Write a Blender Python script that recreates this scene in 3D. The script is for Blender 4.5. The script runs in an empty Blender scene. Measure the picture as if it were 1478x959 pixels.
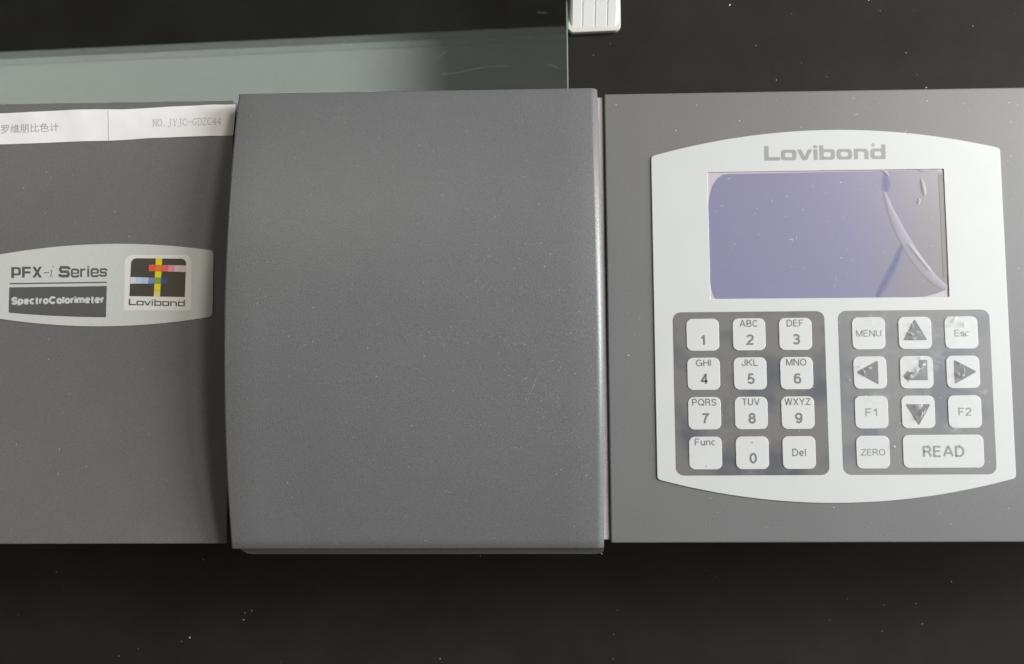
import bpy, bmesh, math, random
from mathutils import Matrix, Vector
C = bpy.context.scene.collection
SC = bpy.context.scene
MM = 0.001

# ------------------------------------------------------------ camera
def rot(a, b, c):
    return (Matrix.Rotation(c, 3, 'Z') @ Matrix.Rotation(b, 3, 'Y') @ Matrix.Rotation(a, 3, 'X'))
RC = rot(math.radians(3.556), math.radians(1.410), math.radians(-0.420))
CAM_H = 430.0
BZ = 40.0            # height of the bench surface (mm)
KS = (CAM_H - BZ) / CAM_H
FPX = 1067.0
cam_d = bpy.data.cameras.new('camera'); cam = bpy.data.objects.new('camera', cam_d); C.objects.link(cam)
cam.matrix_world = Matrix.Translation((0, 0, CAM_H * MM)) @ RC.to_4x4()
cam_d.sensor_fit = 'HORIZONTAL'; cam_d.sensor_width = 36.0
cam_d.lens = FPX / 1478.0 * 36.0
cam_d.clip_start = 0.01; cam_d.clip_end = 50
cam_d.dof.use_dof = True; cam_d.dof.focus_distance = 0.277; cam_d.dof.aperture_fstop = 30.0
SC.camera = cam

# ------------------------------------------------------------ world and lamps
w = bpy.data.worlds.new('World'); SC.world = w; w.use_nodes = True
wn = w.node_tree.nodes; wl = w.node_tree.links
bg = wn['Background']
bg.inputs['Color'].default_value = (1.0, 0.84, 0.68, 1); bg.inputs['Strength'].default_value = 0.085

def area(name, pos, target, sx, sy, rad, col=(1, 1, 1)):
    """rectangular lamp of radiance rad"""
    l = bpy.data.lights.new(name, 'AREA'); l.shape = 'RECTANGLE'; l.size = sx; l.size_y = sy
    l.energy = rad * math.pi * sx * sy; l.color = col
    o = bpy.data.objects.new(name, l); C.objects.link(o); o.location = pos
    d = Vector(target) - Vector(pos)
    if target[0] == pos[0] and target[1] == pos[1]:
        o.rotation_euler = (0, 0, 0)
    else:
        o.rotation_euler = d.to_track_quat('-Z', 'Y').to_euler()
    return o
area('window_light', (1.45, 0.92, 1.95), (0.1, 0, 0.1), 0.75, 0.24, 43.0, (1.0, 0.93, 0.84))
area('side_window_light', (1.34, 0.22, 0.78), (0, 0, 0.15), 0.64, 0.92, 17.0, (0.92, 0.96, 1.0))
ZL = 1.8                                          # unseen ceiling panels, stepped and dimmed to shape their reflection in the glass sheet
YB = 1.020
def ceil(name, x0, x1, rad, col, far=0.0, deep=0.22):
    """lamp strip whose far edge lies 'far' behind the common edge line"""
    o = area(name, (0, 0, ZL), (0, 0, 0), x1 - x0 + 0.001, deep, rad, col)
    xm = (x0 + x1) / 2; th = math.radians(1.6)
    o.rotation_euler = (0, 0, th); o.location = (xm, YB + 0.004 - far - deep / 2 + (xm + 0.56) * math.tan(th), ZL)
    return o
def fade(o, rad_end):
    """unseen lamp dimmed towards its right end so its reflection fades (0.95 of its length stays as it falls off)"""
    l = o.data; l.use_nodes = True; n = l.node_tree.nodes; k = l.node_tree.links
    em = n['Emission']; g = n.new('ShaderNodeNewGeometry'); sp = n.new('ShaderNodeSeparateXYZ'); k.new(g.outputs['Parametric'], sp.inputs[0])
    mr = n.new('ShaderNodeMapRange'); mr.interpolation_type = 'SMOOTHERSTEP'; k.new(sp.outputs[0], mr.inputs[0])
    mr.inputs[1].default_value = FADE[0]; mr.inputs[2].default_value = FADE[1]; mr.inputs[3].default_value = FADE[2]; mr.inputs[4].default_value = FADE[3]
    mm_ = n.new('ShaderNodeMath'); mm_.operation = 'MAXIMUM'; k.new(mr.outputs[0], mm_.inputs[0]); mm_.inputs[1].default_value = rad_end
    k.new(mm_.outputs[0], em.inputs['Strength'])
FADE = (0.58, 0.86, 1.0, 0.0)
for rad, far, deep in ((1.4, 0.0, 0.021), (2.7, 0.022, 0.020), (3.1, 0.043, 0.19)):
    fade(ceil('ceiling_light', -1.75, 0.20, rad, (0.93, 1.0, 0.92), far, deep), 0.42 / rad + 0.02)

SC.view_settings.view_transform = 'Standard'; SC.view_settings.look = 'None'
SC.view_settings.exposure = 0.24; SC.view_settings.gamma = 1.0
SC.render.engine = 'CYCLES'
SC.cycles.max_bounces = 8; SC.cycles.transparent_max_bounces = 24; SC.cycles.caustics_refractive = False; SC.cycles.caustics_reflective = False

# ------------------------------------------------------------ materials
def nodes(name):
    m = bpy.data.materials.new(name); m.use_nodes = True
    return m, m.node_tree.nodes, m.node_tree.links, m.node_tree.nodes['Principled BSDF']
def coords(n):
    t = n.new('ShaderNodeTexCoord'); return t.outputs['Object']
def noise(n, l, scale, detail=3, rough=0.6, vec=None):
    t = n.new('ShaderNodeTexNoise'); t.inputs['Scale'].default_value = scale
    t.inputs['Detail'].default_value = detail; t.inputs['Roughness'].default_value = rough
    l.new(vec or coords(n), t.inputs['Vector']); return t.outputs['Fac']
def ramp(n, l, src, a, b, ca, cb):
    r = n.new('ShaderNodeValToRGB'); l.new(src, r.inputs[0])
    r.color_ramp.elements[0].position = a; r.color_ramp.elements[1].position = b
    f = lambda c: (c, c, c, 1) if not isinstance(c, tuple) else (*c, 1)
    r.color_ramp.elements[0].color = f(ca); r.color_ramp.elements[1].color = f(cb)
    return r.outputs[0]
def mixc(n, l, fac, a, b, mode='MIX'):
    m = n.new('ShaderNodeMix'); m.data_type = 'RGBA'; m.blend_type = mode
    if isinstance(fac, float): m.inputs[0].default_value = fac
    else: l.new(fac, m.inputs[0])
    for s, v in ((6, a), (7, b)):
        if isinstance(v, tuple): m.inputs[s].default_value = (*v, 1)
        else: l.new(v, m.inputs[s])
    return m.outputs[2]
def bump(n, l, h, strength, dist, prev=None):
    b = n.new('ShaderNodeBump'); b.inputs['Strength'].default_value = strength; b.inputs['Distance'].default_value = dist
    l.new(h, b.inputs['Height'])
    if prev: l.new(prev, b.inputs['Normal'])
    return b.outputs[0]

def simple(name, col, rough=0.5, spec=0.5, var=0.06, vscale=60, bmp=0.0, bscale=1500, coat=0.0, coat_rough=0.1):
    m, n, l, p = nodes(name)
    v = noise(n, l, vscale, 4)
    lo = tuple(c * (1 - var) for c in col); hi = tuple(min(1, c * (1 + var)) for c in col)
    l.new(ramp(n, l, v, 0.3, 0.7, lo, hi), p.inputs['Base Color'])
    p.inputs['Roughness'].default_value = rough; p.inputs['Specular IOR Level'].default_value = spec
    p.inputs['Coat Weight'].default_value = coat; p.inputs['Coat Roughness'].default_value = coat_rough
    if bmp: l.new(bump(n, l, noise(n, l, bscale, 2), bmp, 0.0001), p.inputs['Normal'])
    return m

def paint(name, col, leather=0.0, rough=0.46):
    """fine-textured powder coat"""
    m, n, l, p = nodes(name)
    big = noise(n, l, 14, 3); fine = noise(n, l, 2600, 2, 0.7)
    base = ramp(n, l, big, 0.3, 0.7, tuple(c * 0.95 for c in col), tuple(c * 1.05 for c in col))
    g = ramp(n, l, fine, 0.3, 0.72, 0.78, 1.24)
    base = mixc(n, l, 1.0, base, g, 'MULTIPLY')
    # the coating's sparkle, painted in as pale flecks
    vo = n.new('ShaderNodeTexVoronoi'); vo.inputs['Scale'].default_value = 900; l.new(coords(n), vo.inputs['Vector'])
    fl = ramp(n, l, vo.outputs['Distance'], 0.04, 0.12, 1.0, 0.0)
    sp = n.new('ShaderNodeSeparateColor'); l.new(vo.outputs['Color'], sp.inputs[0])
    pick = ramp(n, l, sp.outputs[0], 0.965, 0.97, 0.0, 1.0)
    patch = ramp(n, l, noise(n, l, 25, 2), 0.42, 0.62, 0.15, 1.0)
    mm = n.new('ShaderNodeMath'); mm.operation = 'MULTIPLY'; l.new(fl, mm.inputs[0]); l.new(pick, mm.inputs[1])
    m2 = n.new('ShaderNodeMath'); m2.operation = 'MULTIPLY'; l.new(mm.outputs[0], m2.inputs[0]); l.new(patch, m2.inputs[1])
    base = mixc(n, l, m2.outputs[0], base, (0.5, 0.5, 0.5))
    l.new(base, p.inputs['Base Color'])
    p.inputs['Roughness'].default_value = rough
    b1 = bump(n, l, fine, 0.35 + leather * 0.3, 0.00006)
    if leather:
        v2 = n.new('ShaderNodeTexVoronoi'); v2.inputs['Scale'].default_value = 1700; l.new(coords(n), v2.inputs['Vector'])
        b1 = bump(n, l, v2.outputs['Distance'], leather, 0.00008, b1)
    l.new(b1, p.inputs['Normal'])
    return m

M = {}
M['paint'] = paint('grey_powder_coat', (0.158, 0.158, 0.160))
M['paint_lid'] = paint('lid_powder_coat', (0.154, 0.155, 0.160), leather=0.35, rough=0.36)
M['paint_lid'].node_tree.nodes['Principled BSDF'].inputs['Specular IOR Level'].default_value = 0.8
M['case'] = simple('case_dark_side', (0.07, 0.07, 0.072), 0.5, bmp=0.3)
M['beige'] = simple('beige_ledge', (0.56, 0.545, 0.53), 0.55)
M['black'] = simple('black_gap', (0.004, 0.004, 0.004), 0.7)
M['rubber'] = simple('black_rubber', (0.015, 0.015, 0.015), 0.8)
M['white_panel'] = simple('pale_overlay', (0.565, 0.583, 0.574), 0.5, var=0.02, vscale=40, bmp=0.08, bscale=60, coat=0.12, coat_rough=0.3)
M['white_key'] = simple('pale_key', (0.60, 0.614, 0.605), 0.4, var=0.02, vscale=80, coat=0.35, coat_rough=0.2)
M['silver'] = simple('silver_grey_plate', (0.62, 0.64, 0.615), 0.42, var=0.03, vscale=700, bmp=0.1)
M['plate_print'] = simple('dark_grey_print', (0.105, 0.105, 0.10), 0.5)
M['key_print'] = simple('key_grey_print', (0.175, 0.175, 0.18), 0.5)
M['key_print_pale'] = simple('pale_grey_print', (0.26, 0.26, 0.265), 0.5)
M['brand_print'] = simple('brand_grey_print', (0.30, 0.30, 0.295), 0.5)
M['logo_white'] = simple('logo_white', (0.80, 0.80, 0.77), 0.4, var=0.02)
M['logo_dark'] = simple('logo_dark_brown', (0.085, 0.075, 0.06), 0.3, coat=0.3)
M['paper_print'] = simple('faint_grey_ink', (0.40, 0.40, 0.41), 0.8)
for nm, c in dict(yellow=(0.85, 0.72, 0.03), lemon=(0.75, 0.72, 0.22), red=(0.85, 0.13, 0.06), orange=(0.85, 0.22, 0.04), coral=(0.86, 0.17, 0.15),
                  pink=(0.83, 0.33, 0.38), rose=(0.78, 0.56, 0.56), blush=(0.70, 0.60, 0.58), ice=(0.68, 0.75, 0.78), sky=(0.55, 0.68, 0.85),
                  azure=(0.5, 0.62, 0.83), cornflower=(0.22, 0.28, 0.58), green=(0.25, 0.42, 0.06), navy=(0.085, 0.085, 0.26)).items():
    M[nm] = simple('print_' + nm, c, 0.4, var=0.02)

# paper label: slightly creased
m, n, l, p = nodes('white_paper')
l.new(ramp(n, l, noise(n, l, 60, 3), 0.3, 0.7, 0.86, 0.93), p.inputs['Base Color'])
p.inputs['Roughness'].default_value = 0.7
l.new(bump(n, l, noise(n, l, 45, 3), 0.25, 0.002), p.inputs['Normal']); M['paper'] = m

# keypad ground: dark overlay, patchy film contact and its haze reflections painted in
m, n, l, p = nodes('keypad_ground')
pt = ramp(n, l, noise(n, l, 42, 3, 0.55), 0.36, 0.50, (0.105, 0.11, 0.128), (0.178, 0.174, 0.173))
l.new(pt, p.inputs['Base Color']); p.inputs['Roughness'].default_value = 0.35
p.inputs['Coat Weight'].default_value = 0.5; p.inputs['Coat Roughness'].default_value = 0.15
l.new(bump(n, l, noise(n, l, 120, 3), 0.25, 0.0006), p.inputs['Coat Normal'])
M['pad'] = m
m2 = m.copy(); m2.name = 'keypad_ground_hazy'  # lighter copy, film haze put into its colour
for nd in m2.node_tree.nodes:
    if nd.type == 'VALTORGB':
        nd.color_ramp.elements[0].color = (0.180, 0.187, 0.205, 1); nd.color_ramp.elements[1].color = (0.232, 0.232, 0.236, 1)
M['pad_hazy'] = m2

# display
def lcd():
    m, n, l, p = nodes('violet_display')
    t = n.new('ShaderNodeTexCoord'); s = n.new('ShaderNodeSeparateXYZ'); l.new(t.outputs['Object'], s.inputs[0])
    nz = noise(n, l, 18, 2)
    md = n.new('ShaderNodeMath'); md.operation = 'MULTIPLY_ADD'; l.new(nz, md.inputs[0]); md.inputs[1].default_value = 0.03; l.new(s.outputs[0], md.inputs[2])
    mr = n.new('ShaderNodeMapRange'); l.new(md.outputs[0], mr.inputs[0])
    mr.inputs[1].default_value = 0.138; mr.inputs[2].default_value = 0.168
    col = mixc(n, l, mr.outputs[0], (0.236, 0.226, 0.350), (0.25, 0.242, 0.256))  # greyer right part paints a reflection into the screen colour
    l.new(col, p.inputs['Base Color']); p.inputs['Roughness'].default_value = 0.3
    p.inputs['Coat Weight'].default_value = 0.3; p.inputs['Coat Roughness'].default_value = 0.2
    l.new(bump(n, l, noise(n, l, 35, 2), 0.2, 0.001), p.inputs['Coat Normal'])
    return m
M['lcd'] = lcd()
M['lcd_pale'] = simple('pinkish_display_edge', (0.50, 0.455, 0.50), 0.35, var=0.04)
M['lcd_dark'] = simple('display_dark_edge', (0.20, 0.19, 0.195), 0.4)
def film(name, col, alpha, rough=0.2, coat=0.5):
    m, n, l, p = nodes(name)
    p.inputs['Base Color'].default_value = (*col, 1); p.inputs['Roughness'].default_value = rough
    p.inputs['Alpha'].default_value = alpha
    p.inputs['Coat Weight'].default_value = coat
    return m
M['film_ridge'] = film('film_wrinkle', (0.58, 0.55, 0.62), 0.5, 0.65, 0.0)  # pale tone puts the wrinkles' reflected light into the colour
M['reflection_blue'] = film('display_blue_reflection', (0.13, 0.16, 0.44), 0.07, 0.5)  # dark blue reflections on the screen, painted as thin ribbons
M['key_bubble'] = film('key_film_bubble', (0.74, 0.76, 0.78), 0.28, 0.2)  # white tone paints the film's glare over the keys
M['film_bubble'] = film('film_bubble', (0.58, 0.56, 0.59), 0.5, 0.6, 0.0)
def sheet():
    m, n, l, p = nodes('clear_film')
    v = ramp(n, l, noise(n, l, 90, 4), 0.56, 0.74, 0.0, 0.24)
    l.new(v, p.inputs['Alpha']); p.inputs['Base Color'].default_value = (0.80, 0.83, 0.86, 1)
    p.inputs['Roughness'].default_value = 0.12
    l.new(bump(n, l, noise(n, l, 300, 3), 0.5, 0.0006), p.inputs['Normal'])
    return m
M['film_sheet'] = sheet()

# bench: worn black worktop
m, n, l, p = nodes('black_worktop')
l.new(ramp(n, l, noise(n, l, 30, 5), 0.3, 0.7, (0.0200, 0.0184, 0.0162), (0.0265, 0.0240, 0.0208)), p.inputs['Base Color'])
l.new(ramp(n, l, noise(n, l, 90, 4), 0.3, 0.7, 0.50, 0.56), p.inputs['Roughness']); p.inputs['Specular IOR Level'].default_value = 0.05
l.new(bump(n, l, noise(n, l, 1800, 2), 0.25, 0.00008), p.inputs['Normal']); M['bench'] = m
# glass
m, n, l, p = nodes('green_glass')
p.inputs['Base Color'].default_value = (0.84, 0.92, 0.87, 1); p.inputs['Transmission Weight'].default_value = 1.0
p.inputs['IOR'].default_value = 1.52
p.inputs['Roughness'].default_value = 0.0
M['glass'] = m
M['glass_edge'] = simple('ground_glass_edge', (0.16, 0.20, 0.18), 0.35, coat=0.4)
M['smudge'] = film('glass_smudge', (0.45, 0.50, 0.46), 0.05, 0.6)
m, n, l, p = nodes('glass_haze_lift')
p.inputs['Base Color'].default_value = (0.50, 0.56, 0.50, 1); p.inputs['Roughness'].default_value = 0.9
l.new(ramp(n, l, noise(n, l, 14, 5), 0.3, 0.75, 0.006, 0.024), p.inputs['Alpha']); M['haze_lift'] = m
M['plastic'] = simple('white_plastic', (0.78, 0.79, 0.77), 0.35, var=0.02)
M['plastic_warm'] = simple('ivory_plastic', (0.62, 0.60, 0.54), 0.45, var=0.02)
M['dust'] = simple('pale_dust_glint', (0.78, 0.78, 0.78), 0.8)
M['scratch'] = simple('bare_scratch', (0.30, 0.30, 0.31), 0.4)

# ------------------------------------------------------------ mesh helpers (all inputs in millimetres)
def on(px, py, z=150.0):
    """point of the photograph carried onto the horizontal plane z (mm)"""
    d = RC @ Vector((px - 739.0, -(py - 479.5), -FPX))
    t = (z - CAM_H) / d.z
    return (d.x * t, d.y * t)

def link(name, me, mat, parent=None, smooth=False):
    me.name = name
    o = bpy.data.objects.new(name, me); C.objects.link(o)
    if mat is not None:
        me.materials.clear(); me.materials.append(mat)
    if smooth:
        for f in me.polygons: f.use_smooth = True
    if parent is not None:
        o.parent = parent
    return o

def from_bm(bm):
    me = bpy.data.meshes.new('m'); bm.to_mesh(me); bm.free(); return me

def curve_mesh(cu):
    o = bpy.data.objects.new('tmp', cu); C.objects.link(o)
    dg = bpy.context.evaluated_depsgraph_get(); dg.update()
    me = bpy.data.meshes.new_from_object(o.evaluated_get(dg))
    bpy.data.objects.remove(o); bpy.data.curves.remove(cu)
    return me

def plate_mesh(loops, z0, z1, bev=0.0, res=2):
    """solid plate with rounded edges; extra loops are holes"""
    cu = bpy.data.curves.new('c', 'CURVE'); cu.dimensions = '2D'; cu.fill_mode = 'BOTH'
    for lp in loops:
        s = cu.splines.new('POLY'); s.points.add(len(lp) - 1); s.use_cyclic_u = True
        for q, (x, y) in zip(s.points, lp): q.co = (x * MM, y * MM, 0, 1)
    h = (z1 - z0) / 2 * MM
    cu.extrude = h - bev * MM; cu.bevel_depth = bev * MM; cu.bevel_resolution = res; cu.offset = -bev * MM
    me = curve_mesh(cu)
    me.transform(Matrix.Translation((0, 0, (z0 + z1) / 2 * MM)))
    return me
def plate(name, loops, z0, z1, mat, parent=None, bev=0.0, res=2, smooth=False):
    if isinstance(loops[0][0], (int, float)): loops = [loops]
    return link(name, plate_mesh(loops, z0, z1, bev, res), mat, parent, smooth)

def rrect(x0, y0, x1, y1, r=1.0, seg=6, rs=None):
    """counter-clockwise rounded rectangle; rs = radii (bl, br, tr, tl)"""
    rs = rs or (r, r, r, r); out = []
    for (cx, cy, a0), rr in zip(((x0, y0, 180), (x1, y0, 270), (x1, y1, 0), (x0, y1, 90)), rs):
        sx = 1 if cx == x0 else -1; sy = 1 if cy == y0 else -1
        if rr <= 0: out.append((cx, cy)); continue
        for k in range(seg + 1):
            a = math.radians(a0 + 90 * k / seg)
            out.append((cx + sx * rr + rr * math.cos(a), cy + sy * rr + rr * math.sin(a)))
    return out
def round_poly(pts, r, seg=5):
    out = []; N = len(pts)
    for i in range(N):
        a, b, c = Vector(pts[i - 1]), Vector(pts[i]), Vector(pts[(i + 1) % N])
        rr = r[i] if isinstance(r, (list, tuple)) else r
        if rr <= 0: out.append(tuple(b)); continue
        u = (a - b).normalized() * rr; v = (c - b).normalized() * rr
        for k in range(seg + 1):
            t = k / seg
            q = (b + u) * (1 - t) ** 2 + b * 2 * t * (1 - t) + (b + v) * t * t
            out.append((q.x, q.y))
    return out

def box_bm(bm, x0, x1, y0, y1, z0, z1, bev=0.0, seg=2):
    r = bmesh.ops.create_cube(bm, size=1)
    for v in r['verts']:
        v.co = Vector(((x0 + x1) / 2 + v.co.x * (x1 - x0), (y0 + y1) / 2 + v.co.y * (y1 - y0), (z0 + z1) / 2 + v.co.z * (z1 - z0))) * MM
    if bev:
        es = list({e for v in r['verts'] for e in v.link_edges})
        bmesh.ops.bevel(bm, geom=es, offset=bev * MM, segments=seg, affect='EDGES', profile=0.5)
def box(name, x0, x1, y0, y1, z0, z1, mat, parent=None, bev=0.0, seg=2):
    bm = bmesh.new(); box_bm(bm, x0, x1, y0, y1, z0, z1, bev, seg)
    return link(name, from_bm(bm), mat, parent)

# flat print -------------------------------------------------
def text_mesh(s, bold=0.0, shear=0.0, spacing=1.0):
    cu = bpy.data.curves.new('t', 'FONT'); cu.body = s; cu.size = 1.0; cu.offset = bold; cu.shear = shear
    cu.space_character = spacing; cu.fill_mode = 'FRONT'
    return curve_mesh(cu)
def text(name, s, cx, cy, wid, hei, z, mat, parent, bold=0.0, shear=0.0, spacing=1.0, rotz=0.0, thick=0.03):
    """text fitted to a box wid x hei centred on (cx, cy); raised by a film of ink"""
    me = text_mesh(s, bold, shear, spacing)
    xs = [v.co.x for v in me.vertices]; ys = [v.co.y for v in me.vertices]
    x0, x1, y0, y1 = min(xs), max(xs), min(ys), max(ys)
    sy = hei / (y1 - y0); sx = wid / (x1 - x0) if wid else sy
    me.transform(Matrix.Translation((-(x0 + x1) / 2, -(y0 + y1) / 2, 0)))
    me.transform(Matrix.Diagonal((sx * MM, sy * MM, 1, 1)))
    me.transform(Matrix.Rotation(rotz, 4, 'Z'))
    me.transform(Matrix.Translation((cx * MM, cy * MM, z * MM)))
    bm = bmesh.new(); bm.from_mesh(me)
    g = bmesh.ops.extrude_face_region(bm, geom=bm.faces[:])
    for e in g['geom']:
        if isinstance(e, bmesh.types.BMVert): e.co.z += thick * MM
    bmesh.ops.recalc_face_normals(bm, faces=bm.faces[:])
    bpy.data.meshes.remove(me)
    return link(name, from_bm(bm), mat, parent)

class Print:
    """hand-drawn lettering: strips and rings as one thin ink mesh"""
    def __init__(self, f): self.bm = bmesh.new(); self.f = f; self.k = 0
    def _lift(self): self.k += 1; return 0.007 * (self.k % 4)
    def V(self, x, y, dz):
        X, Y, Z = self.f(x, y); return self.bm.verts.new((X * MM, Y * MM, (Z + dz) * MM))
    def poly(self, pts):
        dz = self._lift(); self.bm.faces.new([self.V(x, y, dz) for x, y in pts])
    def ring(self, outer, inner):
        dz = self._lift(); a = [self.V(x, y, dz) for x, y in outer]; b = [self.V(x, y, dz) for x, y in inner]; N = len(a)
        for i in range(N): self.bm.faces.new((a[i], a[(i + 1) % N], b[(i + 1) % N], b[i]))
    def stroke(self, pts, w, w2=None):
        w2 = w2 or w
        dz = self._lift(); L = []; R = []; N = len(pts)
        for i, q in enumerate(pts):
            v = Vector(q); d0 = (v - Vector(pts[i - 1])).normalized() if i else None
            d1 = (Vector(pts[i + 1]) - v).normalized() if i < N - 1 else None
            d0 = d0 or d1; d1 = d1 or d0
            n0 = Vector((-d0.y, d0.x)); n1 = Vector((-d1.y, d1.x)); nm = (n0 + n1)
            nm = nm.normalized() if nm.length > 1e-6 else n0
            ww = w + (w2 - w) * i / (N - 1); nn = nm * (ww / 2) / max(0.45, nm.dot(n0))
            L.append(self.V(q[0] + nn.x, q[1] + nn.y, dz)); R.append(self.V(q[0] - nn.x, q[1] - nn.y, dz))
        for i in range(N - 1): self.bm.faces.new((L[i], R[i], R[i + 1], L[i + 1]))
    def build(self, name, mat, parent):
        bmesh.ops.recalc_face_normals(self.bm, faces=self.bm.faces[:])
        for f in self.bm.faces:
            if f.normal.z < 0: f.normal_flip()
        return link(name, from_bm(self.bm), mat, parent)

def A_(cx, cy, rx, ry, a0, a1, n=10):
    return [(cx + rx * math.cos(math.radians(a0 + (a1 - a0) * k / n)), cy + ry * math.sin(math.radians(a0 + (a1 - a0) * k / n))) for k in range(n + 1)]
XH = 0.70
def bowl_(x0, x1, y0, y1, a0=0, a1=360): return A_((x0 + x1) / 2, (y0 + y1) / 2, (x1 - x0) / 2, (y1 - y0) / 2, a0, a1, 22)
SANS = {   # width, strokes on centre lines in a unit-high box; 'c' marks butt strokes reaching the cap lines
 'A': (.74, [[(0, 0), (.33, 1), (.41, 1), (.74, 0)], [(.12, .31), (.62, .31)]]),
 'B': (.58, [[(0, 0), (0, 1), (.34, 1)] + A_(.34, .77, .21, .23, 90, -90, 8) + [(0, .54)], [(.34, .54)] + A_(.34, .27, .24, .27, 90, -90, 8) + [(0, 0)]]),
 'C': (.66, [A_(.34, .5, .34, .5, 38, 322, 20)]),
 'D': (.62, [[(0, 0), (0, 1), (.26, 1)] + A_(.26, .5, .36, .5, 90, -90, 12) + [(0, 0), (0, .02)]]),
 'E': (.52, [[(.52, 1), (0, 1), (0, 0), (.54, 0)], [(0, .53), (.48, .53)]]),
 'F': (.48, [[(.5, 1), (0, 1), (0, -.05)], [(0, .50), (.42, .50)]]),
 'G': (.70, [A_(.35, .5, .35, .5, 42, 345, 20), [(.38, .45), (.69, .45), (.69, .02)]]),
 'H': (.60, [[(0, -.05), (0, 1.05)], [(.60, -.05), (.60, 1.05)], [(0, .53), (.60, .53)]]),
 'I': (.0, [[(0, -.05), (0, 1.05)]]),
 'J': (.38, [[(.38, 1.05)] + A_(.19, .26, .19, .26, 0, -180, 10) + [(0, .32)]]),
 'K': (.60, [[(0, -.05), (0, 1.05)], [(.58, 1.04), (0, .36)], [(.2, .6), (.61, -.04)]]),
 'L': (.46, [[(0, 1.05), (0, 0), (.48, 0)]]),
 'M': (.74, [[(0, -.05), (0, .98), (.03, .98), (.37, .0), (.71, .98), (.74, .98), (.74, -.05)]]),
 'N': (.60, [[(0, -.05), (0, 1), (.03, 1), (.57, 0), (.60, 0), (.60, 1.05)]]),
 'O': (.74, [bowl_(0, .74, 0, 1)]),
 'P': (.54, [[(0, -.05), (0, 1), (.30, 1)] + A_(.30, .73, .24, .27, 90, -90, 8) + [(0, .46)]]),
 'Q': (.74, [bowl_(0, .74, 0, 1), [(.42, .22), (.76, -.05)]]),
 'R': (.58, [[(0, -.05), (0, 1), (.34, 1)] + A_(.34, .75, .22, .25, 90, -90, 8) + [(0, .50)], [(.30, .50), (.42, .44), (.60, -.04)]]),
 'S': (.56, [[(.53, .74)] + A_(.28, .76, .25, .24, 20, 180, 8) + [(.06, .62), (.15, .55), (.42, .45), (.52, .37)] + A_(.28, .25, .28, .25, 0, -160, 8)]),
 'T': (.58, [[(-.04, 1), (.62, 1)], [(.29, 1), (.29, -.05)]]),
 'U': (.60, [[(0, 1.05), (0, .3)] + A_(.30, .3, .30, .3, 180, 360, 12) + [(.60, 1.05)]]),
 'V': (.68, [[(-.01, 1.05), (.34, -.02)], [(.69, 1.05), (.34, -.02)]]),
 'W': (1.0, [[(0, 1.05), (.25, 0), (.27, 0), (.5, 1), (.52, 1), (.75, 0), (.77, 0), (1.02, 1.05)]]),
 'X': (.62, [[(-.01, 1.05), (.63, -.05)], [(.63, 1.05), (-.01, -.05)]]),
 'Y': (.64, [[(-.02, 1.05), (.32, .42), (.32, -.05)], [(.66, 1.05), (.32, .42)]]),
 'Z': (.58, [[(.02, 1), (.56, 1), (.0, 0), (.60, 0)]]),
 '0': (.50, [bowl_(0, .50, 0, 1)]),
 '1': (.34, [[(.0, .72), (.16, .80), (.26, .98), (.28, 1.05)], [(.28, 1.05), (.28, -.05)]]),
 '2': (.50, [A_(.26, .72, .25, .28, 170, -20, 10) + [(.42, .52), (.14, .22), (.02, 0), (.54, 0)]]),
 '3': (.50, [A_(.25, .765, .22, .235, 160, -90, 12) + [(.18, .53)], [(.18, .53)] + A_(.25, .265, .25, .265, 90, -160, 12)]),
 '4': (.54, [[(.40, -.05), (.40, 1), (.36, 1), (.0, .30), (.0, .26), (.56, .26)]]),
 '5': (.52, [[(.49, 1), (.12, 1), (.04, .50)] + A_(.25, .30, .26, .30, 125, -160, 14)]),
 '6': (.50, [A_(.26, .60, .26, .40, 40, 180, 10) + [(0, .33)], bowl_(0, .50, 0, .62)]),
 '7': (.50, [[(-.02, 1), (.50, 1), (.30, .66), (.20, .34), (.15, -.05)]]),
 '8': (.50, [bowl_(.03, .47, .54, 1), bowl_(0, .50, 0, .54)]),
 '9': (.50, [A_(.24, .40, .26, .40, -140, 0, 10) + [(.5, .67)], bowl_(0, .50, .38, 1)]),
 'e': (.46, [[(.02, .36), (.45, .36)] , A_(.23, .35, .23, .35, 0, 320, 18)]),
 's': (.40, [[(.39, .53)] + A_(.20, .54, .18, .16, 20, 180, 6) + [(.06, .43), (.12, .38), (.30, .32), (.38, .27)] + A_(.20, .16, .20, .16, 0, -160, 8)]),
 'c': (.42, [A_(.22, .35, .22, .35, 45, 315, 16)]),
 'n': (.42, [[(0, -.05), (0, .75)], [(0, .42)] + A_(.22, .46, .20, .24, 160, 0, 8) + [(.42, -.05)]]),
 'u': (.42, [[(.42, -.05), (.42, .75)], [(.42, .28)] + A_(.20, .24, .20, .24, -20, -180, 8) + [(0, .75)]]),
 'l': (.0, [[(0, -.05), (0, 1.05)]]),
 'i': (.0, [[(0, -.05), (0, .72)], [(0, .87), (0, 1.05)]]),
 'o': (.46, [bowl_(0, .46, 0, .70)]),
 'p': (.44, [[(0, -.30), (0, .75)], bowl_(0, .44, 0, .70)]),
 't': (.22, [[(.08, .98), (.08, .12), (.13, .0), (.24, .0)], [(-.04, .68), (.24, .68)]]),
 'r': (.22, [[(0, -.05), (0, .75)], [(0, .44), (.06, .62), (.14, .68), (.25, .68)]]),
 'm': (.74, [[(0, -.05), (0, .75)], [(0, .5)] + A_(.19, .50, .18, .20, 160, 0, 7) + [(.37, -.05)], [(.37, .5)] + A_(.56, .50, .18, .20, 160, 0, 7) + [(.74, -.05)]]),
}
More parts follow.
